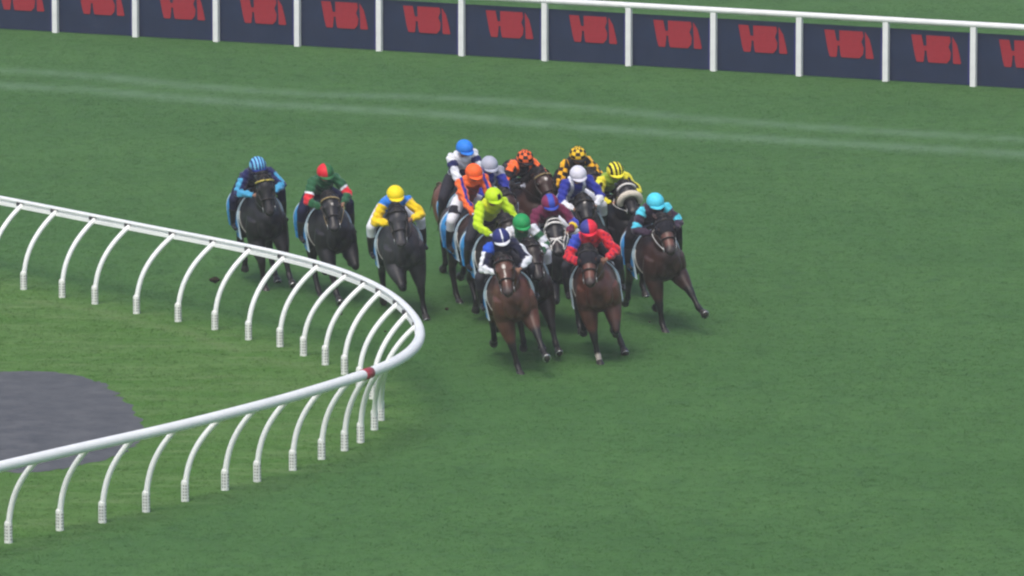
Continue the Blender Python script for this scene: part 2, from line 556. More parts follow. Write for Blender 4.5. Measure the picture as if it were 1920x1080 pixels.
# the near half: where each post meets the rail, and its foot
near_att = [(748, 681), (738, 684), (728, 690), (704, 697), (671, 709), (617, 724), (549, 744), (491, 760), (416, 777), (345, 797), (264, 817)]
near_feet = [(714, 788), (702, 806), (676, 830), (646, 845), (603, 861), (549, 882), (482, 903), (422, 919), (347, 940), (274, 960), (192, 980)]
pairs = [(RC[on_rail(*a)], bp(*f)[:2]) for a, f in zip(att + near_att, feet + near_feet)]
gap = 1.02
s_ = arc[on_rail(*att[0])] - gap
while s_ > .3:
    i = int(np.argmin(np.abs(arc - s_))); pairs.insert(0, (RC[i], RC[i] - RN[i] * .66)); s_ -= gap
s_ = arc[on_rail(*near_att[-1])] + gap
while s_ < arc[-1] - .3:
    i = int(np.argmin(np.abs(arc - s_))); pairs.append((RC[i], RC[i] - RN[i] * .56)); s_ += gap


def mk_sleeve():
    g = Geo()
    g.sweep([(0, 0, -.05), (0, 0, .25), (.002, 0, .27), (.003, 0, .29)], [.054, .052, .050, .038], n=16)
    for sy in (-1, 1):
        for q in range(5):
            for ang in (sy * 18, 180 + sy * 18, 90 + sy * 18, 270 + sy * 18):
                a = R(ang); Mx = np.eye(4); Mx[:3, 0] = (math.cos(a), math.sin(a), 0); Mx[:3, 1] = (-math.sin(a), math.cos(a), 0)
                g.box((.043, -.008, .040 + q * .042), (.0540, .008, .060 + q * .042), 1, Mx)
    sm = g.mesh('post_sleeve', False)
    g = Geo(); g.box((-.074, -.045, -.018), (-.014, .045, .038))
    bm2 = g.mesh('bracket', False)
    sm.materials.append(M_SLEEVE); sm.materials.append(M_SLOT); bm2.materials.append(M_BRACKET)
    return sm, bm2


sm, bkm = mk_sleeve()
for top_, foot_ in pairs:
    d_ = top_ - foot_; L = np.linalg.norm(d_); u_ = d_ / L
    z = np.linspace(0, 1, 22)
    g = Geo(); g.sweep(np.column_stack([(L - .030) * z ** 2.6, 0 * z, (RAIL_Z - .005) * z]), .039, n=16)
    po = link('post', g.mesh('post'), M_WHITE, rail)
    po.location = (foot_[0] - RO[0], foot_[1] - RO[1], 0); po.rotation_euler = (0, 0, math.atan2(u_[1], u_[0]))
    so = bpy.data.objects.new('post_sleeve', sm); COL.objects.link(so); so.parent = po
    bo = bpy.data.objects.new('bracket', bkm); COL.objects.link(bo); bo.parent = po
    i = int(np.argmin(np.linalg.norm(RC - top_, axis=1)))
    bo.location = (L, .06, RAIL_Z); bo.rotation_euler = (0, 0, math.atan2(RN[i][1], RN[i][0]) - math.atan2(u_[1], u_[0]))

# ------------------------------------------------------------------ outer fence with banners
fb = [(866, 105), (1027, 114), (1184, 123), (1342, 133), (1500, 143), (1661, 152.5)]
F0 = np.array([bp(x, y)[:2] for x, y in fb])
st = (F0[-1] - F0[0]) / 5
F0 = np.array([F0[0] + st * i for i in range(6)])
turn = R(.5)
posts = list(F0)
d = st.copy()
for i in range(8):
    posts.append(posts[-1] + d)
d = -st.copy()
for i in range(9):
    cR, sR = math.cos(turn * .6), math.sin(turn * .6)
    d = np.array([cR * d[0] - sR * d[1], sR * d[0] + cR * d[1]]); posts.insert(0, posts[0] + d)
posts = np.array(posts)
fen = bpy.data.objects.new('running_fence', None); COL.objects.link(fen)
fo = np.array([*posts[len(posts) // 2], 0]); fen.location = fo
tag(fen, 'white post and rail fence along the outside of the track carrying navy banners', 'fence')
g = Geo()
g.box((-.055, -.045, -.02), (.055, .045, 1.14)); pmesh = g.mesh('post', False); pmesh.materials.append(M_POST)
BH = 1.0
for i, p in enumerate(posts):
    o = bpy.data.objects.new('post', pmesh); COL.objects.link(o); o.parent = fen
    o.location = np.array([p[0], p[1], 0]) - fo
    o.rotation_euler = (0, 0, math.atan2(st[1], st[0]))
    bv = None
g = Geo(); g.sweep(np.column_stack([posts, np.full(len(posts), 1.18)]) - fo, .06, n=14)
link('top_rail', g.mesh('top_rail'), M_POST, fen)


def logo_mesh():
    polys = [
        # bold block letters of the sponsor's mark, read from the part the photograph shows: (u, v) in metres
        [(-.47, .56), (-.24, .56), (-.19, .34), (-.165, .20), (-.185, .02), (-.20, 0), (-.33, 0), (-.35, .02), (-.385, .14)],
        [(-.13, .56), (.40, .56), (.42, .46), (.37, .34), (.43, .22), (.41, .08), (.33, 0), (-.075, 0), (-.09, .03), (-.115, .16)],
        [(.45, .56), (.56, .40), (.62, .18), (.655, .02), (.64, 0), (.49, 0), (.475, .02), (.47, .2)],
    ]
    g = Geo()
    for q in polys:
        q = np.array(q); k = len(q)
        a = np.column_stack([q[:, 0], np.full(k, -.003), q[:, 1]]); b2 = np.column_stack([q[:, 0], np.full(k, .0), q[:, 1]])
        g.add(np.vstack([a, b2]), [tuple(range(k)), tuple(range(k, 2 * k))[::-1]] + [(i, (i + 1) % k, k + (i + 1) % k, k + i) for i in range(k)])
    # the bar joining the first two letters above the small arch
    g.box((-.20, -.0035, .24), (-.10, -.0005, .34))
    return g.mesh('lettering', False)


lm = logo_mesh(); lm.materials.append(M_RED)
for a, b2 in zip(posts[:-1], posts[1:]):
    L = np.linalg.norm(b2 - a); ang = math.atan2(b2[1] - a[1], b2[0] - a[0])
    back = np.array([-math.sin(ang), math.cos(ang)]) * .075
    mid_ = (a + b2) / 2 + back
    nseg = 14
    u = np.linspace(-L / 2 + .01, L / 2 - .01, nseg); v = np.linspace(0.0, BH, 6)
    V = []
    for q in v:
        for x in u:
            V.append((x, .012 * math.sin(x * 5 + q * 3) * (1 - abs(x) / L) * .6, .015 + q))
    V = np.array(V); Vb = V + np.array([0, .006, 0])
    F = []; Mi = []
    g = Geo()
    for j in range(5):
        for i in range(nseg - 1):
            q = (j * nseg + i, j * nseg + i + 1, (j + 1) * nseg + i + 1, (j + 1) * nseg + i)
            g.add(V[list(q)], [(0, 1, 2, 3)], 1 if i == nseg - 2 else 0)
            g.add(Vb[list(q)], [(3, 2, 1, 0)], 0)
    o = link('banner', g.mesh('banner', False), [M_BANNER, M_BLUE])
    o.location = (mid_[0], mid_[1], 0); o.rotation_euler = (0, 0, ang)
    tag(o, 'navy sponsor banner with red block lettering stretched between two white fence posts', 'banner', 'navy banners on the outer fence')
    lo = bpy.data.objects.new('lettering', lm); COL.objects.link(lo); lo.parent = o; lo.location = (.02, -.014, .405); lo.scale = (.92, 1, .92)

# ------------------------------------------------------------------ racehorses
TORSO = np.array([  # x, z centre, half width, half height
    (-.90, 1.27, .07, .10), (-.84, 1.27, .15, .19), (-.70, 1.27, .235, .27), (-.50, 1.275, .275, .295), (-.28, 1.25, .27, .275),
    (0, 1.205, .285, .31), (.22, 1.185, .285, .355), (.42, 1.20, .262, .40), (.58, 1.195, .235, .37), (.72, 1.17, .20, .30), (.84, 1.17, .145, .18), (.90, 1.15, .07, .09)])
FORE = {  'strike': (20, -14, 30),  # forearm, cannon, pastern angles from straight down, forward positive
    'stand': (12, -6, 34), 'reach': (50, 34, 66), 'land': (30, 16, 52), 'fold': (46, -88, -124), 'trail': (-22, -62, -112), 'late': (-16, -30, 2), 'lift': (30, -66, -100)}
HIND = {  # stifle dx, gaskin, cannon, pastern
    'stand': (.02, -36, 6, 38), 'push': (-.10, -50, -34, -62), 'under': (.14, -20, 22, 46), 'tuck': (.08, -62, 28, -30), 'swing': (.05, -48, -8, -52)}
POSES = {  # left fore, right fore, left hind, right hind
    'A': ('reach', 'stand', 'swing', 'push'), 'B': ('stand', 'fold', 'push', 'swing'), 'C': ('land', 'strike', 'under', 'tuck'),
    'D': ('strike', 'trail', 'tuck', 'swing'), 'E': ('fold', 'lift', 'under', 'stand'), 'F': ('land', 'fold', 'under', 'push'), 'G': ('lift', 'stand', 'under', 'push')}
LIFT = {'A': 0, 'B': 0, 'C': 0, 'D': 0, 'E': 0, 'F': 0, 'G': 0}


def adir(a, splay, sy):
    a = R(a)
    v = np.array([math.sin(a), sy * math.sin(R(splay)), -math.cos(a)])
    return v / np.linalg.norm(v)


def build_horse(sp):
    """one continuous skin; local x forward, y left, z up, origin on the ground under the trunk"""
    g = Geo()
    T = TORSO
    g.sweep(np.column_stack([T[:, 0], 0 * T[:, 0], T[:, 1]]), T[:, 2] * 1.10, T[:, 3], n=22, sub=3)
    for sy in (-1, 1):
        g.ball((.52, sy * .165, 1.20), (.20, .10, .30), rot=rotY(-18))
        g.ball((-.58, sy * .165, 1.20), (.25, .125, .29), rot=rotY(12))
        g.ball((.78, sy * .10, 1.10), (.11, .095, .17))
        g.ball((.33, sy * .12, 1.40), (.16, .10, .16))
    # neck and head
    ny = R(sp.get('head_yaw', -6)); dz = sp.get('head_dz', 0.0) + .07
    def yaw(p, k=1.0):
        p = np.asarray(p, float); c = np.array([.5, 0, 0]); q = p - c
        a = ny * k
        return np.array([q[0] * math.cos(a) - q[1] * math.sin(a), q[0] * math.sin(a) + q[1] * math.cos(a), q[2]]) + c
    NK = [(.40, 0, 1.30), (.66, 0, 1.42 + .15 * dz), (.90, 0, 1.575 + .5 * dz), (1.10, 0, 1.705 + .85 * dz), (1.22, 0, 1.775 + dz)]
    NK = np.array([yaw(p, f) for p, f in zip(NK, (0, .3, .7, 1, 1))])
    g.sweep(NK, [.17, .145, .115, .092, .080], [.30, .245, .185, .150, .115], n=18, sub=4)
    g.sweep([yaw((.45, 0, 1.60), .1), NK[2] + (-.03, 0, .165), NK[3] + (-.03, 0, .135), NK[4] + (0, 0, .09)], [.05, .038, .034, .04], n=10, sub=3)
    P = NK[4] + np.array([.03, 0, .02])
    tl = R(sp.get('head_pitch', 50))
    hx = np.array([math.cos(tl) * math.cos(ny), math.cos(tl) * math.sin(ny), -math.sin(tl)])
    hy = np.array([-math.sin(ny), math.cos(ny), 0]); hz = np.cross(hx, hy)     # hz: out of the forehead
    HL = .585
    ts = np.array([-.08, .02, .15, .30, .45, .60, .75, .88, .97, 1.02])
    hw = np.array([.070, .106, .128, .126, .102, .082, .072, .077, .064, .034])
    hd = np.array([.065, .105, .140, .142, .112, .086, .074, .072, .058, .032])
    off = np.array([.0, -.01, -.02, -.03, -.02, -.008, 0, .0, -.006, -.012])
    HP = P + np.outer(ts * HL, hx) + np.outer(off, hz)
    g.sweep(HP, hw, hd, lat=hy, n=18, sub=3)
    for sy in (-1, 1):
        g.ball(P + hx * .16 + hy * sy * .088 - hz * .07, (.10, .045, .09), rot=np.column_stack([hx, hy, hz]))
        g.ball(P + hx * .175 + hy * sy * .102 + hz * .045, (.05, .025, .035), rot=np.column_stack([hx, hy, hz]))
        g.ball(P + hx * .54 + hy * sy * .045 + hz * .03, (.05, .026, .03), rot=np.column_stack([hx, hy, hz]))
        e0 = P + hy * sy * .070 - hx * .02 - hz * .005
        ed = -hx * .70 - hz * .25 + hy * sy * .30 if sp.get('ears') else -hx * .35 - hz * .75 + hy * sy * .25
        ed /= np.linalg.norm(ed)
        g.sweep([e0, e0 + ed * .06, e0 + ed * .12, e0 + ed * .185], [.036, .046, .034, .008], [.03, .030, .022, .007], lat=hy, n=10, sub=2)
    # legs
    pose = POSES[sp['pose']]
    segs = []; hoofs = []; fets = []
    mir = sp.get('mirror', False)
    for q, (kind, sy) in enumerate((('f', 1), ('f', -1), ('h', 1), ('h', -1))):
        nm = pose[{0: 0, 1: 1, 2: 2, 3: 3}[q] ^ (1 if mir else 0)]
        spl = sp.get('splay', (0, 0, 0, 0))[q]
        if kind == 'f':
            a1, a2, a3 = FORE[nm]
            E = np.array([.50, sy * .175, .925])
            if nm in ('reach', 'land', 'fold'): E = E + (.06, 0, .02)
            d1, d2, d3 = adir(a1, spl, sy), adir(a2, spl, sy), adir(a3, spl, sy)
            K = E + d1 * .41; Fk = K + d2 * .295; Cr = Fk + d3 * .125
            g.sweep([(.60, sy * .15, 1.22), (.56, sy * .168, 1.06), E, E + d1 * .15, E + d1 * .32, K - d1 * .02, K + d2 * .05, K + d2 * .12, Fk - d2 * .06, Fk, Fk + d3 * .06, Cr],
                    [.15, .16, .148, .126, .084, .063, .059, .044, .040, .051, .043, .047], [.19, .205, .175, .138, .086, .068, .062, .049, .046, .056, .047, .052], n=14, sub=2)
            g.ball(K, (.062, .064, .075))
        else:
            dx, a1, a2, a3 = HIND[nm]
            S = np.array([-.36 + dx, sy * .185, .965])
            d1, d2, d3 = adir(a1, spl * .5, sy), adir(a2, spl, sy), adir(a3, spl, sy)
            K = S + d1 * .45; Fk = K + d2 * .36; Cr = Fk + d3 * .125
            g.sweep([(-.56, sy * .14, 1.26), (-.50 + dx * .4, sy * .16, 1.10), S, S + d1 * .13, S + d1 * .30, K - d1 * .04, K + d2 * .05, K + d2 * .13, Fk - d2 * .07, Fk, Fk + d3 * .06, Cr],
                    [.15, .155, .125, .100, .070, .058, .057, .047, .042, .051, .044, .048], [.22, .24, .175, .125, .078, .068, .062, .047, .043, .049, .042, .046], n=14, sub=2)
            g.ball(K + np.array([-.03, 0, .03]), (.05, .042, .055))
        segs.append((K, Fk, Cr, kind)); fets.append(Fk); hoofs.append((Cr, d3))
    me = remesh(g, .017, 4, .5)
    V = co(me)
    # drop the horse so that its lowest hoof meets the turf
    low = min((c + d * .085)[2] for c, d in hoofs)
    shift = -low - .022 + LIFT[sp['pose']]
    V[:, 2] += 0
    # coat: base colour with the points, markings and muzzle of the breed
    base = np.array(sp['coat']); pts = np.array(sp.get('points', (.012, .011, .011)))
    rgb = np.tile(base, (len(V), 1))
    for K, Fk, Cr, kind in segs:
        up = K + (K - Fk) / np.linalg.norm(K - Fk) * .10
        d_ = segd(V, up, Fk); d2_ = segd(V, Fk, Cr)
        ax = (Fk - up); tt = ((V - up) @ ax) / (ax @ ax)
        k = np.clip((.16 - d_) / .05, 0, 1) * np.clip(tt * 5, 0, 1)
        k = np.maximum(k, np.clip((.13 - d2_) / .04, 0, 1))
        rgb += (pts - rgb) * k[:, None]
    for li in sp.get('socks', ()):
        K, Fk, Cr, kind = segs[li]
        k = np.clip((.085 - segd(V, Fk * .4 + Cr * .6, Cr)) / .02, 0, 1)
        rgb += (np.array([.50, .45, .40]) - rgb) * k[:, None]
    th = (V - P) @ hx / HL; zz = (V - P) @ hz; yy = (V - P) @ hy
    head = (np.linalg.norm(V - (P + hx * .3), axis=1) < .40) & (th > -.1)
    k = np.where(head, np.clip((th - .74) / .15, 0, 1), 0) * .8
    rgb += (np.array(sp.get('muzzle', (.020, .018, .018))) - rgb) * k[:, None]
    if 'nose' in sp:
        k = np.where(head & (zz > -.04), np.clip((th - .42) / .08, 0, 1) * np.clip((.84 - th) / .06, 0, 1), 0)
        rgb += (np.array(sp['nose']) - rgb) * k[:, None]
    for (tc, yc, rt, ry) in sp.get('marks', ()):
        k = np.where(head & (zz > .02), np.clip(1.6 - 1.6 * np.hypot((th * HL - tc) / rt, (yy - yc) / ry) ** 2, 0, 1), 0)
        rgb += (np.array([.62, .58, .54]) - rgb) * k[:, None]
    for sy in (-1, 1):          # nostrils
        nc = P + hx * .575 + hy * sy * .040 + hz * .035
        k = np.clip(1.4 - np.linalg.norm(V - nc, axis=1) / .020, 0, 1)
        rgb += (np.array([.006, .005, .005]) - rgb) * k[:, None]
    me.vertices.foreach_set('co', V.ravel())
    paint(me, rgb)
    o = link('racehorse', me, M_COAT)
    fr = dict(P=P, hx=hx, hy=hy, hz=hz, HL=HL, ts=ts, hw=hw, hd=hd, off=off, NK=NK, shift=shift)

    def hpt(t, a, infl=1.04, extra=.012):
        """point on the head's surface at t along it, angle a (0 = left, 90 = forehead)"""
        w_ = np.interp(t, ts, hw) * infl + extra; d_ = np.interp(t, ts, hd) * infl + extra; o_ = np.interp(t, ts, off)
        return P + hx * t * HL + hz * o_ + hy * w_ * math.cos(R(a)) + hz * d_ * math.sin(R(a))

    # hooves with plates
    for Cr, d in hoofs:
        g = Geo()
        lat = np.array([0, 1, 0]); fwd = np.cross(lat, d)
        toe = -fwd if fwd[0] < 0 else fwd
        g.sweep([Cr - d * .01, Cr + d * .03, Cr + d * .065, Cr + d * .085], [.046, .054, .062, .064], [.048, .058, .070, .072], n=14)
        h = link('hoof', g.mesh('hoof'), M_HOOF, o)
        g = Geo()
        c = Cr + d * .089
        u = np.cross(d, lat); u /= np.linalg.norm(u)
        ring = [c + lat * .052 * math.cos(R(a)) + u * .060 * math.sin(R(a)) for a in range(-60, 241, 20)]
        g.sweep(ring, .009, n=6)
        link('shoe', g.mesh('shoe'), M_SHOE, h)
    # eyes
    for sy in (-1, 1):
        g = Geo(); g.ball(P + hx * .18 + hy * sy * .126 + hz * .040, (.022, .021, .021), n=12, h=8)
        link('eye', g.mesh('eye'), M_EYE, o)
    # mane and tail: locks
    hm = M_HAIR_RED if sp.get('red_hair') else M_HAIR
    r_ = np.random.default_rng(sp['n'])
    g = Geo()
    crest = catmull(np.array([yaw((.46, 0, 1.66), .1), NK[2] + (-.035, 0, .20), NK[3] + (-.035, 0, .165), NK[4] + (-.01, 0, .115), P - hx * .05 + hz * .07]), 8)
    for i in range(70):
        p = crest[r_.integers(0, len(crest))] + r_.normal(0, .008, 3)
        sd_ = -1 if r_.random() < .75 else 1
        L = r_.uniform(.10, .20)
        b1 = p + (-.04, sd_ * .05, -.01); b2 = p + (-.10 * r_.random() - .03, sd_ * (.075 + .03 * r_.random()), -L)
        g.sweep([p, b1, (b1 + b2) / 2 + (0, sd_ * .02, 0), b2], [.012, .013, .010, .002], [.008, .008, .006, .002], n=5)
    for i in range(10):        # forelock
        p = P - hx * .03 + hz * .09 + hy * r_.normal(0, .02)
        g.sweep([p, p + hx * .07 + hz * .03 + hy * r_.normal(0, .02), p + hx * .13 + hz * .02 + hy * r_.normal(0, .03)], [.010, .009, .002], n=5)
    link('mane', g.mesh('mane'), hm, o)
    g = Geo()
    d0 = np.array([-.88, 0, 1.42])
    for i in range(60):
        s_ = r_.normal(0, .045, 2)
        p1 = d0 + (-.10, .02 + s_[0] * .6, .02 + s_[1] * .4); p2 = d0 + (-.28, .07 + s_[0] * 1.2, -.07 + s_[1]); p3 = d0 + (-.48 - .1 * r_.random(), .13 + s_[0] * 1.6, -.20 + s_[1] * 1.6)
        p4 = d0 + (-.62 - .15 * r_.random(), .17 + s_[0] * 2, -.36 + s_[1] * 2.2)
        g.sweep([d0 + (0, s_[0] * .3, s_[1] * .3), p1, p2, p3, p4], [.016, .018, .018, .014, .003], n=5, sub=2)
    link('tail', g.mesh('tail'), hm, o)
    # bridle
    sm_ = sp.get('strap', M_LEATHER)
    g = Geo()
    g.sweep([hpt(.60, a, 1.06) for a in range(0, 360, 18)], .012, n=6, closed=True)
    for sy in (0, 1):
        f = (lambda a: a) if sy == 0 else (lambda a: 180 - a)
        g.sweep([hpt(.02, f(20), 1.03), hpt(.14, f(8)), hpt(.32, f(-2)), hpt(.50, f(-6)), hpt(.66, f(-6)), hpt(.80, f(-12))], .011, n=6, sub=3)
        g.sweep([hpt(.02, f(20)), hpt(-.02, f(55), 1.1, .02), hpt(-.02, 90, 1.1, .02)], .011, n=6, sub=3)
    if sp.get('cross_nose'):
        g.sweep([hpt(.52, 35), hpt(.62, 90, 1.06), hpt(.74, 150)], .013, n=6, sub=3)
        g.sweep([hpt(.52, 145), hpt(.62, 90, 1.06), hpt(.74, 30)], .013, n=6, sub=3)
        g.sweep([hpt(.16, a, 1.08, .02) for a in range(-20, 201, 20)], .013, n=6)
    br = link('bridle', g.mesh('bridle'), sm_, o)
    g = Geo(); g.sweep([hpt(.12, a, 1.05) for a in range(10, 171, 16)], sp.get('brow_r', .014), n=8)
    link('browband', g.mesh('browband'), sp.get('brow', sm_), br)
    for a in (-10, 190):
        g = Geo()
        c = hpt(.83, a, 1.1)
        g.sweep([c + hx * .035 * math.cos(q) + hz * .035 * math.sin(q) for q in np.linspace(0, 2 * math.pi, 14)[:-1]], .006, n=6, closed=True)
        link('bit_ring', g.mesh('bit_ring'), M_STEEL, br)
    if sp.get('fleece'):
        g = Geo()
        pts_ = [hpt(.50, a, 1.12, .045) for a in range(-25, 206, 10)]
        g.sweep(pts_, [.02] + [.052] * (len(pts_) - 2) + [.02], n=12)
        link('sheepskin_noseband', g.mesh('fleece'), M_FLEECE, br)
    if sp.get('hood'):
        g = Geo()
        tt = np.array([-.07, .02, .15, .30, .44])
        HH = P + np.outer(tt * HL, hx) + np.outer(np.interp(tt, ts, off), hz)
        g.sweep(HH, np.interp(tt, ts, hw) + .016, np.interp(tt, ts, hd) + .016, lat=hy, n=24, sub=4)
        for sy in (-1, 1):
            c = P + hx * .17 + hy * sy * .138 + hz * .01
            g.ball(c, (.065, .030, .058), rot=np.column_stack([hx, hy, hz]))
        mh = sp['hood']
        link('hood', g.mesh('hood'), mh, br)
    # reins run back to the hands
    g = Geo()
    for sy in (1, -1):
        a = hpt(.83, -10 if sy > 0 else 190, 1.1)
        hnd = np.array([.70, sy * .16, 1.58])
        m1 = a * .5 + hnd * .5 + (0, sy * .015, -.012)
        g.sweep([a, m1, hnd, (.58, sy * .06, 1.66)], .0075, n=6, sub=4)
    link('rein', g.mesh('rein'), sp.get('rein', M_LEATHER), br)
    # saddle cloth, saddle, girth: shells laid over the trunk
    def shell(x0, x1, a0, a1, e0, e1, nx_=10, na=34, flare=0.0, hang=False):
        xs = np.linspace(x0, x1, nx_); an = np.linspace(a0, a1, na)
        Vo = []; Vi = []
        for x in xs:
            zc, w_, h_ = (np.interp(x, T[:, 0], T[:, q]) for q in (1, 2, 3))
            w_ *= 1.10
            for a in an:
                ex = e1 + flare * (math.cos(R(a)) ** 4)
                if hang and math.sin(R(a)) < -.05:      # below the widest part the cloth hangs free
                    sg = 1 if math.cos(R(a)) > 0 else -1
                    Vo.append((x - .06 * math.sin(R(a)), sg * (w_ + e1 + flare + .006 * math.sin(x * 22)), zc + (h_ + ex) * math.sin(R(a))))
                    Vi.append((x - .06 * math.sin(R(a)), sg * (w_ + e1 + flare - .012 + .006 * math.sin(x * 22)), zc + (h_ + ex) * math.sin(R(a))))
                    continue
                Vo.append((x, (w_ + ex) * math.cos(R(a)), zc + (h_ + ex) * math.sin(R(a))))
                Vi.append((x, (w_ + e0) * math.cos(R(a)), zc + (h_ + e0) * math.sin(R(a))))
        k = len(Vo); F = []
        for i in range(nx_ - 1):
            for j in range(na - 1):
                q = (i * na + j, i * na + j + 1, (i + 1) * na + j + 1, (i + 1) * na + j)
                F.append(q); F.append(tuple(x_ + k for x_ in q[::-1]))
        for i in range(nx_ - 1):
            for j in (0, na - 1):
                F.append((i * na + j, (i + 1) * na + j, (i + 1) * na + j + k, i * na + j + k))
        for j in range(na - 1):
            for i in (0, nx_ - 1):
                F.append((i * na + j, i * na + j + 1, i * na + j + 1 + k, i * na + j + k))
        return np.array(Vo + Vi), F, nx_, na
    Vv, Ff, a_, b_ = shell(sp.get('cloth_x', -.43), .21, -54, 234, .012, .024, 26, 84, .03, hang=True)
    g = Geo(); g.add(Vv, Ff); cm = g.mesh('saddle_cloth')
    cc_ = np.tile(np.array(sp.get('cloth', lin(56, 142, 206))), (len(Vv), 1))
    u = (Vv[:, 0] - sp.get('cloth_x', -.43)) / (.21 - sp.get('cloth_x', -.43)); zz_ = Vv[:, 2]
    edge = (u < .05) | (u > .955)
    cc_[edge] = lin(178, 200, 214)
    lowb = (zz_ < 1.22) & (u > .12) & (u < .86)
    blot = np.sin(u * 31) * np.sin(zz_ * 47 + u * 9)
    cc_[lowb & (blot > .1)] = sp.get('cloth2', lin(30, 105, 175))
    paint(cm, cc_)
    link('saddle_cloth', cm, M_CLOTH, o)
    Vv, Ff, *_ = shell(-.26, .16, 22, 158, .026, .050, 12, 30)
    g = Geo(); g.add(Vv, Ff)
    g.ball((-.24, 0, 1.57), (.07, .13, .035)); g.ball((.15, 0, 1.585), (.05, .09, .035))
    sa = link('saddle', g.mesh('saddle'), M_LEATHER, o)
    for sy in (-1, 1):
        g = Geo()
        g.sweep([(.06, sy * .20, 1.50), (.08, sy * .315, 1.30), (.09, sy * .365, 1.06)], .010, n=6, sub=3)
        g.sweep([(.09 + .055 * math.cos(q), sy * .365, 1.01 + .055 * math.sin(q)) for q in np.linspace(-.6, math.pi + .6, 14)], .008, n=6)
        g.sweep([(.045, sy * .365, .98), (.135, sy * .365, .98)], .012, n=6)
        link('stirrup', g.mesh('stirrup'), M_STEEL, sa)
    Vv, Ff, *_ = shell(.12, .22, 160, 380, .008, .018, 4, 40)
    g = Geo(); g.add(Vv, Ff)
    link('girth', g.mesh('girth'), sp.get('girth', M_WSTRAP), o)
    return o, fr


def rotY(d):
    a = R(d); return np.array([[math.cos(a), 0, math.sin(a)], [0, 1, 0], [-math.sin(a), 0, math.cos(a)]])


def segd(V, a, b):
    d = b - a; t = np.clip(((V - a) @ d) / (d @ d), 0, 1)
    return np.linalg.norm(V - a - t[:, None] * d, axis=1)


# ------------------------------------------------------------------ jockeys
def ik(A, B, l1, l2, pole):
    d = B - A; L = min(np.linalg.norm(d), (l1 + l2) * .995); u = d / np.linalg.norm(d)
    B = A + u * L
    a = (l1 * l1 - l2 * l2 + L * L) / (2 * L); h = math.sqrt(max(l1 * l1 - a * a, 0))
    p = np.asarray(pole, float); p = p - (p @ u) * u; p /= np.linalg.norm(p)
    return A + u * a + p * h, B


